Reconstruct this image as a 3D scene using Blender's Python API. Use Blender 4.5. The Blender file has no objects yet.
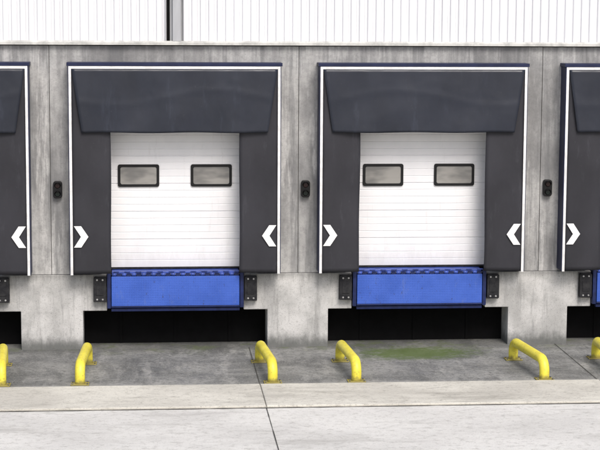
import bpy, bmesh, math, random
from mathutils import Vector, Matrix
random.seed(4)
S = bpy.context.scene
COL = S.collection
PITCH = 4.0
DOCKS = [-2,-1,0,1,2,3,4]
GZ = -.090      # ground level at the foot of the wall

# ------------------------------------------------------------------ materials
class NT:
    def __init__(s, name):
        s.m = bpy.data.materials.new(name); s.m.use_nodes = True
        s.t = s.m.node_tree; s.t.nodes.clear()
        s.out = s.t.nodes.new('ShaderNodeOutputMaterial')
        s.b = s.t.nodes.new('ShaderNodeBsdfPrincipled')
        s.t.links.new(s.b.outputs[0], s.out.inputs[0])
        s.geo = s.t.nodes.new('ShaderNodeNewGeometry')
    def L(s, a, b): s.t.links.new(a, b)
    def n(s, t): return s.t.nodes.new(t)
    def val(s, sock, v):
        if isinstance(v, (int, float)): sock.default_value = v
        elif isinstance(v, tuple): sock.default_value = (*v, 1) if len(v) == 3 else v
        else: s.L(v, sock)
    def noise(s, scale, stretch=(1,1,1), detail=4, rough=0.6, off=(0,0,0), dist=0):
        mp = s.n('ShaderNodeMapping'); s.L(s.geo.outputs['Position'], mp.inputs[0])
        mp.inputs['Scale'].default_value = stretch; mp.inputs['Location'].default_value = off
        n = s.n('ShaderNodeTexNoise'); s.L(mp.outputs[0], n.inputs['Vector'])
        n.inputs['Scale'].default_value = scale; n.inputs['Detail'].default_value = min(detail, 5)
        n.inputs['Roughness'].default_value = rough; n.inputs['Distortion'].default_value = dist
        return n.outputs['Fac']
    def ramp(s, f, a, b, va=0., vb=1.):
        r = s.n('ShaderNodeMapRange'); s.val(r.inputs[0], f)
        r.inputs[1].default_value = a; r.inputs[2].default_value = b
        r.inputs[3].default_value = va; r.inputs[4].default_value = vb
        r.interpolation_type = 'SMOOTHSTEP'
        return r.outputs[0]
    def math(s, op, a, b=0.):
        m = s.n('ShaderNodeMath'); m.operation = op
        s.val(m.inputs[0], a); s.val(m.inputs[1], b); return m.outputs[0]
    def mix(s, f, a, b, mode='MIX'):
        m = s.n('ShaderNodeMixRGB'); m.blend_type = mode
        s.val(m.inputs[0], f); s.val(m.inputs[1], a); s.val(m.inputs[2], b); return m.outputs[0]
    def xyz(s):
        x = s.n('ShaderNodeSeparateXYZ'); s.L(s.geo.outputs['Position'], x.inputs[0]); return x.outputs
    def bump(s, h, strength=0.3, dist=0.01):
        b = s.n('ShaderNodeBump'); b.inputs['Strength'].default_value = strength
        b.inputs['Distance'].default_value = dist; s.L(h, b.inputs['Height'])
        s.L(b.outputs[0], s.b.inputs['Normal'])
    def fin(s, col, rough=0.8, metal=0., spec=0.5):
        s.val(s.b.inputs['Base Color'], col); s.val(s.b.inputs['Roughness'], rough)
        s.val(s.b.inputs['Metallic'], metal); s.val(s.b.inputs['Specular IOR Level'], spec)
        return s.m

def m_wall_upper():
    k = NT('precast_concrete'); z = k.xyz()
    c = k.mix(k.ramp(k.noise(1.1, (1,1,.5), 5, .6), .36, .62), (.225,.225,.225), (.46,.458,.45))
    st = k.noise(6, (1,1,.06), 5, .65)
    c = k.mix(k.ramp(st, .49, .64, 0, .55), c, (.135,.138,.143))
    c = k.mix(k.ramp(k.noise(4.5, (1,1,.10), 5, .7, (9,3,1)), .53, .66, 0, .7), c, (.58,.575,.565))
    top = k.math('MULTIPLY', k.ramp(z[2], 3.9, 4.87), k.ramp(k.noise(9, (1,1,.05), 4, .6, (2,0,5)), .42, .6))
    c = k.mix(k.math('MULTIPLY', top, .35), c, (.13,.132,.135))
    c = k.mix(k.ramp(k.noise(14, (1,1,1), 5, .75), .38, .68, 0, .35), c, (.14,.14,.142))
    c = k.mix(k.ramp(k.noise(55, (1,1,1), 3, .6), .60, .70, 0, .5), c, (.10,.10,.10))
    k.bump(k.noise(40, (1,1,1), 5, .7), .35, .008)
    return k.fin(c, .88)
def m_wall_lower():
    k = NT('cast_concrete'); z = k.xyz()
    c = k.mix(k.ramp(k.noise(1.7, (1,1,1), 5, .6), .35, .65), (.38,.378,.37), (.57,.565,.555))
    c = k.mix(k.ramp(k.noise(8, (1,1,.12), 5, .7), .50, .68, 0, .55), c, (.23,.23,.225))
    c = k.mix(k.ramp(k.noise(22, (1,1,1), 5, .75), .5, .72, 0, .55), c, (.22,.22,.21))
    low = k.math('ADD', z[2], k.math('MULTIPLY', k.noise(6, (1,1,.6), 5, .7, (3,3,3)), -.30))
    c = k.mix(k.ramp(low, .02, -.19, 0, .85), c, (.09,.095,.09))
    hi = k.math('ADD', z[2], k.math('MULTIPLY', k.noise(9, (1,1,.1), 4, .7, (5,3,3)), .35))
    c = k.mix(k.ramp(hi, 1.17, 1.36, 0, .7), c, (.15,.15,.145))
    c = k.mix(k.ramp(k.noise(65, (1,1,1), 2, .6), .61, .68, 0, .7), c, (.11,.11,.11))
    k.bump(k.noise(45, (1,1,1), 5, .7), .4, .008)
    return k.fin(c, .88)
def m_apron():
    k = NT('apron_concrete'); p = k.xyz()
    c = k.mix(k.ramp(k.noise(.8, (1,1.6,1), 5, .65, dist=.6), .36, .64), (.135,.137,.13), (.26,.26,.245))
    c = k.mix(k.ramp(k.noise(1.6, (1.6,.35,1), 5, .7, (4,1,0)), .5, .66, 0, .6), c, (.36,.355,.33))
    c = k.mix(k.ramp(k.noise(1.3, (1.5,.5,1), 5, .7, (8,5,0)), .50, .64, 0, .7), c, (.085,.087,.083))
    c = k.mix(k.ramp(k.noise(13, (1,1,1), 5, .8), .45, .68, 0, .75), c, (.075,.075,.073))
    c = k.mix(k.ramp(k.noise(36, (1,1,1), 4, .8), .54, .64, 0, .6), c, (.42,.415,.40))
    w = k.math('ADD', p[1], k.math('MULTIPLY', k.noise(3, (1,1,1), 5, .7, (1,7,0)), -.7))
    c = k.mix(k.ramp(w, -.75, -.35, 0, .5), c, (.07,.073,.07))
    we = k.math('ADD', p[1], k.math('MULTIPLY', k.noise(5, (.5,1.5,1), 5, .8, (6,1,0)), .6))
    c = k.mix(k.ramp(we, -2.30, -2.62, 0, .6), c, (.36,.355,.33))
    dx = k.math('MULTIPLY', k.math('SUBTRACT', p[0], 3.85), .85)
    dy = k.math('MULTIPLY', k.math('ADD', p[1], .62), 1.7)
    r = k.math('SQRT', k.math('ADD', k.math('MULTIPLY', dx, dx), k.math('MULTIPLY', dy, dy)))
    r = k.math('ADD', r, k.math('MULTIPLY', k.noise(5, (1,1.5,1), 5, .9, (1,2,0)), 2.2))
    c = k.mix(k.ramp(r, 2.25, 1.5, 0, .9), c, (.085,.125,.028))
    g = k.math('MULTIPLY', k.ramp(w, -1.0, -.3), k.ramp(k.noise(2.1, (1,1,1), 5, .75, (5,2,0)), .50, .64, 0, .6))
    c = k.mix(g, c, (.10,.125,.05))
    k.bump(k.noise(30, (1,1,1), 5, .7), .4, .01)
    return k.fin(c, k.ramp(k.noise(3), .3, .7, .6, .9))
def m_yard(name, a, b, dirt):
    k = NT(name)
    c = k.mix(k.ramp(k.noise(.5, (1,1.4,1), 5, .65, dist=.4), .36, .64), a, b)
    c = k.mix(k.ramp(k.noise(1.4, (.35,1.6,1), 5, .7, (4,1,0)), .52, .7, 0, .45), c, dirt)
    c = k.mix(k.ramp(k.noise(9, (1,1.2,1), 5, .8), .48, .72, 0, .65), c, dirt)
    c = k.mix(k.ramp(k.noise(42, (1,1,1), 4, .8), .55, .66, 0, .55), c, dirt)
    c = k.mix(k.ramp(k.noise(22, (.6,1,1), 4, .8, (7,7,0)), .63, .70, 0, .65), c, (.14,.135,.12))
    k.bump(k.noise(35, (1,1,1), 5, .7), .4, .01)
    return k.fin(c, .85)
def m_simple(name, col, rough=.6, metal=0., var=.25, scale=6, bump=0., stretch=(1,1,1), dark=None, spec=.5):
    k = NT(name)
    d = dark or tuple(v*(1-var) for v in col)
    c = k.mix(k.ramp(k.noise(scale, stretch, 4, .65), .35, .68), col, d)
    c = k.mix(k.ramp(k.noise(scale*6, stretch, 4, .7), .55, .75, 0, .35), c, d)
    if bump: k.bump(k.noise(scale*3, stretch, 3, .6), bump, .01)
    return k.fin(c, rough, metal, spec)
def m_vinyl(name, col, rough, bs, spec):
    k = NT(name)
    c = k.mix(k.ramp(k.noise(1.3, (1,1,.5), 5, .65), .35, .68), col, tuple(v*.75 for v in col))
    c = k.mix(k.ramp(k.noise(4, (1,1,.2), 5, .75, (3,0,1)), .56, .72, 0, .3), c, tuple(min(1,v*2.0+.008) for v in col))
    c = k.mix(k.ramp(k.noise(26, (1,1,.6), 5, .8), .60, .76, 0, .25), c, (.13,.13,.14))
    k.bump(k.math('ADD', k.noise(2.2, (1,1,.8), 2, .4, dist=.25), k.math('MULTIPLY', k.noise(110, (1,1,1), 2), .02)), bs, .05)
    return k.fin(c, k.ramp(k.noise(2.5), .3, .7, rough-.07, rough+.1), 0, spec)
def m_tread():
    k = NT('blue_tread_plate'); p = k.xyz()
    def lat(sgn):
        u = k.math('MULTIPLY', k.math('ADD', p[0], k.math('MULTIPLY', p[2], sgn)), 2*math.pi/.056)
        return k.math('SINE', u)
    h = k.math('MULTIPLY', lat(1.), lat(-1.))
    hh = k.ramp(h, .25, .75)
    c = k.mix(k.ramp(k.noise(2.2), .35, .65), (.038,.10,.44), (.052,.125,.52))
    c = k.mix(k.math('MULTIPLY', hh, .4), c, (.025,.06,.30))
    c = k.mix(k.ramp(k.noise(9, (1,1,.3), 5, .8), .55, .7, 0, .35), c, (.12,.17,.38))
    c = k.mix(k.ramp(k.noise(16, (1,1,.5), 5, .8, (4,4,4)), .60, .68, 0, .75), c, (.035,.035,.045))
    k.bump(hh, .5, .006)
    return k.fin(c, .5, 0, .35)
def m_yellow():
    k = NT('yellow_paint'); z = k.xyz()
    c = k.mix(k.ramp(k.noise(4), .35, .68), (.80,.70,.07), (.68,.58,.05))
    c = k.mix(k.ramp(k.noise(9, (1,1,1), 5, .8, (5,5,5)), .55, .68, 0, .45), c, (.45,.38,.09))
    c = k.mix(k.ramp(k.noise(28, (1,1,1), 5, .8), .58, .66, 0, .8), c, (.18,.12,.05))
    low = k.math('ADD', z[2], k.math('MULTIPLY', k.noise(14, off=(2,2,2)), -.16))
    c = k.mix(k.ramp(low, -.06, -.15, 0, .8), c, (.16,.13,.06))
    k.bump(k.noise(30), .15, .004)
    return k.fin(c, .45)
def m_door():
    k = NT('white_door_panel'); z = k.xyz()
    c = k.mix(k.ramp(k.noise(1.2), .35, .68), (.80,.80,.815), (.74,.74,.76))
    low = k.math('ADD', z[2], k.math('MULTIPLY', k.noise(8, (1,1,.3), 5, .7), -.5))
    c = k.mix(k.ramp(low, 1.35, .95, 0, .4), c, (.45,.44,.42))
    c = k.mix(k.ramp(k.noise(14, (1,1,.12), 5, .8), .55, .73, 0, .25), c, (.50,.49,.48))
    return k.fin(c, .42)
def m_glass():
    k = NT('door_glazing'); p = k.xyz()
    c = k.mix(k.ramp(k.noise(1.3, (1,1,2.8), 3, .5), .40, .60), (.29,.28,.26), (.15,.147,.14))
    m = k.fin(c, .12); k.b.inputs['Coat Weight'].default_value = .5
    return m

M = dict(
 up=m_wall_upper(), low=m_wall_lower(), apron=m_apron(),
 yard=m_yard('yard_concrete', (.66,.65,.615), (.56,.55,.52), (.31,.30,.275)),
 strip=m_yard('strip_concrete', (.63,.61,.54), (.50,.48,.425), (.24,.225,.19)),
 joint=m_simple('joint_sealant', (.07,.068,.06), .9, scale=12),
 clad=m_simple('white_metal_cladding', (.74,.745,.77), .4, 0, .07, 1.5, stretch=(1,1,.15)),
 clad2=m_simple('grey_flashing', (.42,.43,.45), .45, 0, .2, 3, stretch=(1,1,.2)),
 flash=m_simple('pale_flashing', (.58,.58,.55), .45, .0, .35, 5, stretch=(1,1,1)),
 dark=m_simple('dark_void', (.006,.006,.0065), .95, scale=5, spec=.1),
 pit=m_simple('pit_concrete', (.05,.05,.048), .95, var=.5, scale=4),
 curt=m_vinyl('side_curtain_fabric', (.034,.034,.041), .6, .12, .25),
 head=m_vinyl('head_curtain_fabric', (.020,.024,.037), .36, .45, .4),
 navy=m_simple('navy_frame', (.018,.024,.065), .5, scale=5, spec=.25),
 alu=m_simple('white_aluminium', (.78,.78,.78), .35, .0, .2, 7),
 chev=m_simple('white_marker', (.84,.84,.84), .5, 0, .1, 12),
 door=m_door(), glass=m_glass(),
 blk=m_simple('black_plastic', (.009,.009,.010), .45, scale=8, spec=.25),
 rub=m_simple('black_rubber', (.013,.013,.016), .8, scale=10, bump=.3, dark=(.03,.03,.032), spec=.25),
 steel=m_simple('galvanised_steel', (.16,.16,.17), .45, .5, .5, 12),
 bolt=m_simple('bolt_steel', (.42,.42,.42), .4, .2, .3, 12),
 blue=m_simple('blue_paint', (.045,.09,.40), .42, 0, .4, 6), tread=m_tread(),
 dblue=m_simple('dark_blue_paint', (.012,.022,.095), .5, 0, .4, 8, spec=.3),
 yel=m_yellow(), red=m_simple('red_lens', (.016,.006,.006), .3, spec=.3), grn=m_simple('green_lens', (.005,.010,.008), .3, spec=.3),
 roof=m_simple('roof_membrane', (.3,.3,.3), .8),
)

# ------------------------------------------------------------------ mesh helpers
def finish(bm, name, mats, parent=None, bevel=0, smooth=False):
    bmesh.ops.recalc_face_normals(bm, faces=bm.faces)
    me = bpy.data.meshes.new(name); bm.to_mesh(me); bm.free()
    for m in (mats if isinstance(mats, (list, tuple)) else [mats]): me.materials.append(m)
    o = bpy.data.objects.new(name, me); COL.objects.link(o)
    if smooth:
        for p in me.polygons: p.use_smooth = True
    if bevel:
        b = o.modifiers.new('bevel', 'BEVEL'); b.width = bevel; b.segments = 2; b.limit_method = 'ANGLE'; b.angle_limit = math.radians(40)
    if parent: o.parent = parent
    return o
def empty(name):
    o = bpy.data.objects.new(name, None); COL.objects.link(o); return o
def box(bm, x0, x1, y0, y1, z0, z1, mi=0):
    v = [bm.verts.new(c) for c in [(x0,y0,z0),(x1,y0,z0),(x1,y1,z0),(x0,y1,z0),(x0,y0,z1),(x1,y0,z1),(x1,y1,z1),(x0,y1,z1)]]
    for f in [(0,1,2,3),(4,7,6,5),(0,4,5,1),(1,5,6,2),(2,6,7,3),(3,7,4,0)]:
        bm.faces.new([v[i] for i in f]).material_index = mi
def prism(bm, pts, y0, y1, mi=0):
    a = [bm.verts.new((x, y0, z)) for x, z in pts]; b = [bm.verts.new((x, y1, z)) for x, z in pts]
    n = len(pts)
    bm.faces.new(a).material_index = mi; bm.faces.new(b[::-1]).material_index = mi
    for i in range(n):
        bm.faces.new([a[i], b[i], b[(i+1) % n], a[(i+1) % n]]).material_index = mi
def cyl(bm, p0, p1, r, seg=16, mi=0, r2=None):
    p0 = Vector(p0); p1 = Vector(p1); d = (p1-p0).normalized()
    u = d.orthogonal().normalized(); w = d.cross(u)
    r2 = r if r2 is None else r2
    A = [bm.verts.new(p0+(u*math.cos(2*math.pi*i/seg)+w*math.sin(2*math.pi*i/seg))*r) for i in range(seg)]
    B = [bm.verts.new(p1+(u*math.cos(2*math.pi*i/seg)+w*math.sin(2*math.pi*i/seg))*r2) for i in range(seg)]
    for i in range(seg):
        f = bm.faces.new([A[i], A[(i+1)%seg], B[(i+1)%seg], B[i]]); f.material_index = mi; f.smooth = True
    bm.faces.new(A[::-1]).material_index = mi; bm.faces.new(B).material_index = mi
def rrect(cx, cz, w, h, r, seg=5):
    pts = []
    for sx, sz, a0 in ((1,1,0),(-1,1,90),(-1,-1,180),(1,-1,270)):
        for i in range(seg+1):
            a = math.radians(a0+90*i/seg)
            pts.append((cx+sx*(w/2-r)+r*math.cos(a), cz+sz*(h/2-r)+r*math.sin(a)))
    return pts
def ring(bm, outer, inner, y0, y1, mi=0):
    n = len(outer)
    vo0=[bm.verts.new((x,y0,z)) for x,z in outer]; vi0=[bm.verts.new((x,y0,z)) for x,z in inner]
    vo1=[bm.verts.new((x,y1,z)) for x,z in outer]; vi1=[bm.verts.new((x,y1,z)) for x,z in inner]
    for i in range(n):
        j=(i+1)%n
        for q in ([vo0[i],vo0[j],vi0[j],vi0[i]],[vo0[i],vo1[i],vo1[j],vo0[j]],[vi0[i],vi0[j],vi1[j],vi1[i]],[vo1[i],vi1[i],vi1[j],vo1[j]]):
            bm.faces.new(q).material_index = mi

# ------------------------------------------------------------------ building
X0, X1 = -10.0, 18.0
ZL, ZP, ZT = 1.14, 0.545, 4.835
wh = empty('warehouse_building')
bm = bmesh.new()
for i in range(DOCKS[0], DOCKS[-1]+2):
    c = i*PITCH-2
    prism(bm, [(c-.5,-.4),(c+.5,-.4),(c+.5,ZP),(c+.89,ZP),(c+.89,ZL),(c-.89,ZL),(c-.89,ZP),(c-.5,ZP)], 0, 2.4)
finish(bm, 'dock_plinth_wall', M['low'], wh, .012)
bm = bmesh.new()
for i in DOCKS:
    c = i*PITCH; h = 1.996
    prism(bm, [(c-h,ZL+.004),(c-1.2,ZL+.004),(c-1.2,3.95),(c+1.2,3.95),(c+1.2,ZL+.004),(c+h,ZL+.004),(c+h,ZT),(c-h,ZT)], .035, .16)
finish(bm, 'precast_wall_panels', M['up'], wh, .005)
bm = bmesh.new()
for i in range(DOCKS[0], DOCKS[-1]+2):
    c = i*PITCH-2; box(bm, c-.3, c+.3, .162, .3, ZL+.01, ZT-.02); box(bm, c-.0038, c+.0038, .05, .16, ZL+.01, ZT-.01)
finish(bm, 'panel_joint_backing', M['joint'], wh)
bm = bmesh.new()
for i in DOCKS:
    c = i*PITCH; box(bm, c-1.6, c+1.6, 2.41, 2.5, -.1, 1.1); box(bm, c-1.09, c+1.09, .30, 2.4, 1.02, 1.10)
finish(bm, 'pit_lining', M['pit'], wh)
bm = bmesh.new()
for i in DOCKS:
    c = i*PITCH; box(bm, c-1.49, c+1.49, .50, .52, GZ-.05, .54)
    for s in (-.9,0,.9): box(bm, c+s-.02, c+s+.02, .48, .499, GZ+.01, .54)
finish(bm, 'pit_shade_screen', M['dark'], wh)  # near-black ribbed sheet, added to stand in for the pit's deep shade
bm = bmesh.new()
def cladding(xa, xb, z0, z1, y):
    p = .135; x = xa; pts = []
    while x < xb-.001:
        for dx, dy in ((0,0),(.075,0),(.090,.032),(.120,.032)):
            if x+dx <= xb: pts.append((x+dx, y+dy))
        x += p
    pts.append((xb, y))
    a=[bm.verts.new((px,py,z0)) for px,py in pts]; b=[bm.verts.new((px,py,z1)) for px,py in pts]
    for i in range(len(pts)-1): bm.faces.new([a[i],a[i+1],b[i+1],b[i]])
ZC = ZT+.075
segs = [(X0, -.15), (.15, X1)]
for a, b in segs: cladding(a, b, ZC, 8.2, .03)
finish(bm, 'metal_cladding', M['clad'], wh)
bm = bmesh.new()
box(bm, -.15, .15, .064, .075, ZC, 8.2, 0)
box(bm, -.150, -.135, .0, .062, ZC, 8.2, 0); box(bm, .135, .150, .0, .062, ZC, 8.2, 0)
box(bm, -.125, -.075, .045, .062, ZC, 8.2, 1)
box(bm, -.03, .10, -.02, .062, ZC, 8.2, 0)
finish(bm, 'cladding_joint_and_downpipe', [M['clad2'], M['dark']], wh, .006)
bm = bmesh.new()
zf = ZT-4.87
prof = [(.12,4.95),(-.005,4.95),(-.05,4.925),(-.05,4.885),(-.045,4.885),(-.045,4.920),(.0,4.93),(.12,4.93)]
A=[bm.verts.new((X0,y,z+zf)) for y,z in prof]; B=[bm.verts.new((X1,y,z+zf)) for y,z in prof]
for i in range(len(prof)):
    j=(i+1)%len(prof); bm.faces.new([A[i],A[j],B[j],B[i]])
bm.faces.new(A); bm.faces.new(B[::-1])
finish(bm, 'drip_flashing', M['flash'], wh)
bm = bmesh.new(); box(bm, X0, X1, .09, .2, ZT+.002, ZT+.058); finish(bm, 'shadow_gap', M['dark'], wh)
bm = bmesh.new()
box(bm, X0, X1, .12, .3, ZT+.082, 8.19); box(bm, X0, X0+.2, .3, 24, -.2, 8.19); box(bm, X1-.2, X1, .3, 24, -.2, 8.19); box(bm, X0+.2, X1-.2, 23.8, 24, -.2, 8.19)
finish(bm, 'rear_and_end_walls', M['clad'], wh)
bm = bmesh.new(); box(bm, X0-.1, X1+.1, -.05, 24.1, 8.21, 8.4); finish(bm, 'roof', M['roof'], wh, .02)
bm = bmesh.new(); box(bm, X0+.21, X1-.21, 2.55, 23.7, 1.0, 1.14); finish(bm, 'warehouse_floor', M['pit'], wh)

def door(c):
    d = empty('sectional_door'); d.parent = wh
    bm = bmesh.new()
    z = 1.235; top = 4.0; pts = []
    y = .185; k = 0
    sec = .456; rib = sec/4
    pts.append((y, z))
    zz = z
    while zz < top:
        k += 1; zz = z+k*rib
        g, dp = ((.010, .015) if k % 4 == 0 else (.008, .006))
        pts += [(y, zz-g), (y+dp, zz-g*.3), (y+dp, zz+g*.3), (y, zz+g)]
    xa, xb = c-1.22, c+1.22
    A=[bm.verts.new((xa,a,b)) for a,b in pts]; B=[bm.verts.new((xb,a,b)) for a,b in pts]
    for i in range(len(pts)-1): bm.faces.new([A[i],B[i],B[i+1],A[i+1]])
    finish(bm, 'door_panels', M['door'], d)
    bm = bmesh.new(); box(bm, xa, xb, .18, .22, 1.205, 1.234); finish(bm, 'bottom_seal', M['rub'], d)
    for s in (-1, 1):
        cx = c+s*.59; cz = 2.735
        bm = bmesh.new(); ring(bm, rrect(cx,cz,.67,.365,.035), rrect(cx,cz,.585,.280,.03), .160, .19)
        finish(bm, 'window_frame', M['blk'], d, .004)
        bm = bmesh.new(); prism(bm, rrect(cx,cz,.593,.288,.03), .172, .18); finish(bm, 'window_glazing', M['glass'], d)
for i in DOCKS: door(i*PITCH)

# ------------------------------------------------------------------ dock shelters
SF = -.30
def shelter(c, seed):
    rnd = random.Random(seed)
    e = empty('dock_shelter')
    W = 1.68; zb, zt = 1.19, 4.52
    bm = bmesh.new()
    box(bm, c-W-.012, c-W+.02, SF+.004, .034, zb, zt)
    box(bm, c+W-.02, c+W+.012, SF+.004, .034, zb, zt)
    box(bm, c-W-.03, c+W+.03, SF-.012, .034, zt+.003, zt+.058)
    finish(bm, 'side_and_top_panels', M['navy'], e, .005)
    bm = bmesh.new()
    t = .042
    box(bm, c-W, c-W+t, SF-.006, SF+.003, zb-.01, zt); box(bm, c+W-t, c+W, SF-.006, SF+.003, zb-.01, zt)
    box(bm, c-W+t, c+W-t, SF-.006, SF+.003, zt-t, zt)
    finish(bm, 'aluminium_edge_trim', M['alu'], e, .002)
    for s in (-1, 1):
        bm = bmesh.new(); nx, nz = 10, 50; g = []
        ph = rnd.random()*6
        for a in range(nx+1):
            row = []
            for b in range(nz+1):
                u = a/nx; v = b/nz
                x = c + s*(W-t+.005 - u*(.616 + .006*math.sin(v*9+ph)))
                zz = zb+.004 + v*(zt-t-.01-zb)
                yy = SF+.012 + .035*u + u*.008*math.sin(v*14+ph) + .003*math.sin(u*5+v*22+ph)
                row.append(bm.verts.new((x, yy, zz)))
            g.append(row)
        for a in range(nx):
            for b in range(nz): bm.faces.new([g[a][b], g[a+1][b], g[a+1][b+1], g[a][b+1]])
        o = finish(bm, 'side_curtain', M['curt'], e, 0, True)
        sm = o.modifiers.new('thick', 'SOLIDIFY'); sm.thickness = .004
        cx = c+s*1.505; cz = 1.80; hw, hh = .115, .172; q = -s
        pts = [(cx-q*hw, cz+hh), (cx-q*hw+q*.115, cz+hh), (cx+q*hw, cz), (cx-q*hw+q*.115, cz-hh), (cx-q*hw, cz-hh), (cx-q*hw+q*.11, cz)]
        bm = bmesh.new(); prism(bm, pts, SF-.003, SF+.002); finish(bm, 'chevron_marker', M['chev'], e)
    bm = bmesh.new(); nx, nz = 60, 24; g = []; ph = rnd.random()*6; p2 = rnd.random()*6
    for a in range(nx+1):
        row = []
        for b in range(nz+1):
            u = a/nx*2-1; v = b/nz
            half = (W-t-.003) - .155*v
            sag = .006*math.sin(u*7+ph)
            x = c+u*half
            zz = zt-t-.002 - v*(1.01 + sag*v)
            yy = SF-.004 - .016*math.sin(v*math.pi*.5) - v*.009*math.sin(u*11+p2) - .008*math.sin(u*5+v*6+ph)*v \
                 - .006*math.exp(-((v-.45-.12*math.sin(u*3+ph))/.05)**2)
            row.append(bm.verts.new((x, yy, zz)))
        g.append(row)
    for a in range(nx):
        for b in range(nz): bm.faces.new([g[a][b], g[a][b+1], g[a+1][b+1], g[a+1][b]])
    o = finish(bm, 'head_curtain', M['head'], e, 0, True)
    sm = o.modifiers.new('thick', 'SOLIDIFY'); sm.thickness = .004; sm.offset = 1
    bm = bmesh.new()
    box(bm, c-W+.03, c-W+.12, -.03, .033, zb, zt-.05); box(bm, c+W-.12, c+W-.03, -.03, .033, zb, zt-.05); box(bm, c-W+.12, c+W-.12, -.03, .033, zt-.15, zt-.05)
    finish(bm, 'rear_frame', M['navy'], e)
for i in DOCKS: shelter(i*PITCH, i+10)

# ------------------------------------------------------------------ dock levellers
def leveller(c):
    e = empty('dock_leveller')
    bm = bmesh.new(); box(bm, c-1.035, c+1.035, -.12, -.10, .640, 1.125); finish(bm, 'tread_plate_lip', M['tread'], e, .006)
    bm = bmesh.new(); box(bm, c-1.04, c+1.04, -.127, -.098, .615, .638); finish(bm, 'lip_edge_bar', M['dblue'], e, .005)
    bm = bmesh.new(); box(bm, c-1.03, c+1.03, -.06, .30, 1.165, 1.195)
    box(bm, c-1.03, c+1.03, -.06, -.03, .60, 1.163)
    finish(bm, 'deck_plate', M['blue'], e, .004)
    bm = bmesh.new()
    for s in (-1, 1):
        xa, xb = sorted((c+s*1.045, c+s*1.105)); box(bm, xa, xb, -.11, .3, .60, 1.175)
    box(bm, c-1.04, c+1.04, -.09, .0, .547, .598)
    finish(bm, 'side_frame', M['dblue'], e, .006)
    bm = bmesh.new(); n = 26; w = 2.06/n
    for i in range(n):
        xa = c-1.03+i*w
        if i % 2 == 0: cyl(bm, (xa+.004,-.095,1.153), (xa+w-.004,-.095,1.153), .024, 12, 0)
        else: box(bm, xa+.006, xa+w-.006, -.112, -.062, 1.128, 1.164, 1)
    cyl(bm, (c-1.04,-.095,1.153), (c+1.04,-.095,1.153), .011, 10, 2)
    for i in range(12):
        xa = c-1.0+i*.178; box(bm, xa, xa+.09, -.085, -.055, 1.196, 1.206, 0)
    finish(bm, 'hinge_knuckles', [M['blue'], M['dblue'], M['steel']], e)
    bm = bmesh.new()
    for s in (-1, 1):
        box(bm, c+s*.62-.03, c+s*.62+.03, .1, .38, .60, .92)
    finish(bm, 'underframe_beams', M['dark'], e)
for i in DOCKS: leveller(i*PITCH)

def bumper(c):
    e = empty('dock_bumper')
    bm = bmesh.new(); box(bm, c-.108, c+.108, -.016, -.001, .695, 1.125); finish(bm, 'mounting_plate', M['steel'], e, .003)
    bm = bmesh.new(); prism(bm, rrect(c, .91, .20, .40, .02), -.115, -.017)
    box(bm, c-.06, c+.06, -.124, -.1155, .82, 1.00)
    finish(bm, 'rubber_block', M['rub'], e, .008)
    bm = bmesh.new()
    for z in (.75, 1.07):
        for dx in (-.045, .045):
            cyl(bm, (c+dx,-.122,z), (c+dx,-.113,z), .015, 12); cyl(bm, (c+dx,-.130,z), (c+dx,-.122,z), .009, 6)
    finish(bm, 'bolts', M['bolt'], e)
for i in DOCKS:
    bumper(i*PITCH-1.222); bumper(i*PITCH+1.222)

def signal(c):
    e = empty('dock_signal_light')
    zc = 2.53
    bm = bmesh.new(); prism(bm, rrect(c, zc, .145, .275, .045), -.045, .033); finish(bm, 'housing', M['blk'], e, .008)
    for dz, m, nm in ((.067,'red','red_lamp'),(-.067,'grn','green_lamp')):
        bm = bmesh.new(); cyl(bm, (c,-.062,zc+dz), (c,-.045,zc+dz), .036, 20, 0, .045); finish(bm, nm, M[m], e)
        bm = bmesh.new(); seg = 14
        A=[];B=[]
        for k in range(seg+1):
            a = math.radians(-10+200*k/seg)
            A.append(bm.verts.new((c+.052*math.cos(a), -.046, zc+dz+.052*math.sin(a))))
            B.append(bm.verts.new((c+.052*math.cos(a), -.10+.03*(1-math.sin(max(0,a))), zc+dz+.052*math.sin(a))))
        for k in range(seg): bm.faces.new([A[k],A[k+1],B[k+1],B[k]])
        o = finish(bm, 'hood', M['blk'], e, 0, True); o.modifiers.new('t','SOLIDIFY').thickness = .004
for i in range(DOCKS[0], DOCKS[-1]+2): signal(i*PITCH-2+.115)

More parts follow.
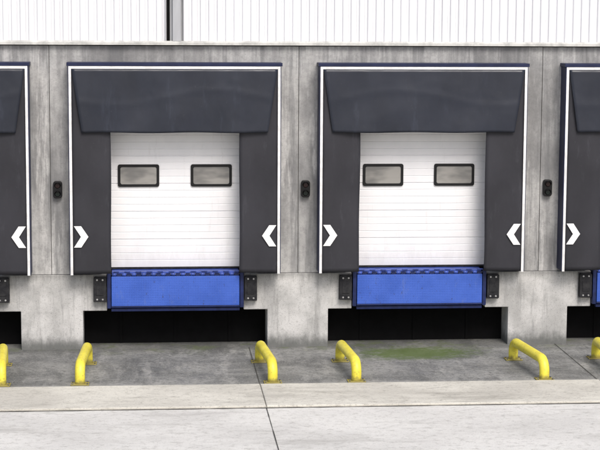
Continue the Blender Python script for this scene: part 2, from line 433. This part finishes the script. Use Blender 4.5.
# ------------------------------------------------------------------ wheel guides
GUIDES = {(0,-1):(-1.45,-2.66,-1.385,-1.18), (0,1):(1.40,-2.71,1.30,-1.18), (1,-1):(-1.345,-2.70,-1.43,-1.21), (1,1):(1.50,-2.74,1.34,-1.24)}
def guide(i, s):
    c = i*PITCH
    fx, fy, bx, by = GUIDES.get((i,s), (s*1.40,-2.67,s*1.31,-1.20))
    e = empty('wheel_guide_rail')
    r = .075; H = .30
    f = Vector((c+fx, fy, GZ)); b = Vector((c+bx, by, GZ))
    d = (b-f).normalized(); R = .17; path = []
    path.append(f)
    for k in range(11):
        a = math.radians(90*k/10); path.append(f + d*(R-R*math.cos(a)) + Vector((0,0,H-R+R*math.sin(a))))
    for k in range(11):
        a = math.radians(90*k/10); path.append(b - d*(R-R*math.sin(a)) + Vector((0,0,H-R+R*math.cos(a))))
    path.append(b.copy())
    bm = bmesh.new(); side = Vector((d.y,-d.x,0)); rings = []; N = 20
    for j, p in enumerate(path):
        q0 = path[max(0,j-1)]; q1 = path[min(len(path)-1,j+1)]; t = (q1-q0).normalized(); up = side.cross(t).normalized()
        rings.append([bm.verts.new(p+(side*math.cos(2*math.pi*k/N)+up*math.sin(2*math.pi*k/N))*r) for k in range(N)])
    for j in range(len(rings)-1):
        for k in range(N):
            bm.faces.new([rings[j][k],rings[j][(k+1)%N],rings[j+1][(k+1)%N],rings[j+1][k]])
    finish(bm, 'bent_pipe', M['yel'], e, 0, True)
    for p in (f, b):
        bm = bmesh.new(); box(bm, p.x-.135, p.x+.135, p.y-.10, p.y+.10, GZ+.005, GZ+.022)
        finish(bm, 'base_plate', M['yel'], e, .006)
        bm = bmesh.new()
        for dx in (-.11,.11):
            for dy in (-.075,.075): cyl(bm, (p.x+dx,p.y+dy,GZ+.022), (p.x+dx,p.y+dy,GZ+.038), .012, 6)
        finish(bm, 'anchor_bolts', M['steel'], e)
for i in DOCKS:
    guide(i, -1); guide(i, 1)

# ------------------------------------------------------------------ ground
def sheet(name, x0, x1, y0, y1, z, mat):
    bm = bmesh.new(); bm.faces.new([bm.verts.new(v) for v in ((x0,y0,z),(x1,y0,z),(x1,y1,z),(x0,y1,z))])
    return finish(bm, name, mat)
sheet('ground', -400, 400, -400, 400, GZ-.004, M['yard'])
sheet('concrete_apron', X0-2, X1+2, -2.86, 2.41, GZ+.004, M['apron'])
bm = bmesh.new()
xs = [1.2+5.1*k for k in range(-3, 5)]
for a, b in zip(xs[:-1], xs[1:]): box(bm, a+.006, b-.006, -4.30, -2.885, GZ-.05, GZ+.030)
finish(bm, 'concrete_pavement_strip', M['strip'], None, .012)
bm = bmesh.new()
def jl(pts, w, z=.002):
    for (xa,ya),(xb,yb) in zip(pts[:-1], pts[1:]):
        d = Vector((xb-xa,yb-ya,0)).normalized(); n = Vector((-d.y,d.x,0))*w/2
        L = (Vector((xb,yb,0))-Vector((xa,ya,0))).length; m = max(1, int(min(L,40)/.2)); prev = None
        for q in range(m+1):
            c0 = Vector((xa,ya,GZ+z)).lerp(Vector((xb,yb,GZ+z)), q/m); ww = random.uniform(.45,1.35)
            cur = (bm.verts.new(c0-n*ww), bm.verts.new(c0+n*ww))
            if prev: bm.faces.new([prev[0],cur[0],cur[1],prev[1]])
            prev = cur
jl([(X0-2,-2.872),(X1+2,-2.872)], .03)
jl([(X0-2,-4.318),(X1+2,-4.318)], .034)
jl([(-20,-9.5),(20,-9.5)], .02)
for x in xs:
    jl([(x,-40),(x,-4.34)], .014); jl([(x,-2.85),(x,-.0)], .018, .008)
finish(bm, 'ground_joint', M['joint'])

# ------------------------------------------------------------------ light & camera
w = bpy.data.worlds.new('World'); S.world = w; w.use_nodes = True
nt = w.node_tree; bg = nt.nodes['Background']
sky = nt.nodes.new('ShaderNodeTexSky'); sky.sky_type = 'NISHITA'; sky.sun_disc = False
el, az = math.radians(48), math.radians(165)
sky.sun_elevation = el; sky.sun_rotation = az; sky.dust_density = 4; sky.air_density = 1; sky.ozone_density = 1
nt.links.new(sky.outputs[0], bg.inputs[0]); bg.inputs[1].default_value = .15
ld = bpy.data.lights.new('sun', 'SUN'); ld.energy = 2.35; ld.angle = math.radians(25); ld.color = (1,.975,.945)
lo = bpy.data.objects.new('sun', ld); COL.objects.link(lo)
sd = Vector((math.sin(az)*math.cos(el), math.cos(az)*math.cos(el), math.sin(el)))
lo.rotation_euler = (-sd).to_track_quat('-Z', 'Y').to_euler()

cd = bpy.data.cameras.new('camera'); cam = bpy.data.objects.new('camera', cd); COL.objects.link(cam)
cd.sensor_width = 36; f = 1736.; cd.lens = f/600*36; cd.clip_end = 2000; cd.clip_start = .1
cam.location = (-.39, -28.0, 5.48)
yaw = math.atan(150/f); pit = math.atan(219/f); roll = math.radians(.31)
fw = Vector((math.sin(yaw)*math.cos(pit), math.cos(yaw)*math.cos(pit), -math.sin(pit)))
q = fw.to_track_quat('-Z', 'Y')
cam.rotation_euler = (q.to_matrix() @ Matrix.Rotation(roll, 3, 'Z')).to_euler()
S.camera = cam
S.view_settings.view_transform = 'Standard'; S.view_settings.look = 'None'; S.view_settings.exposure = 0
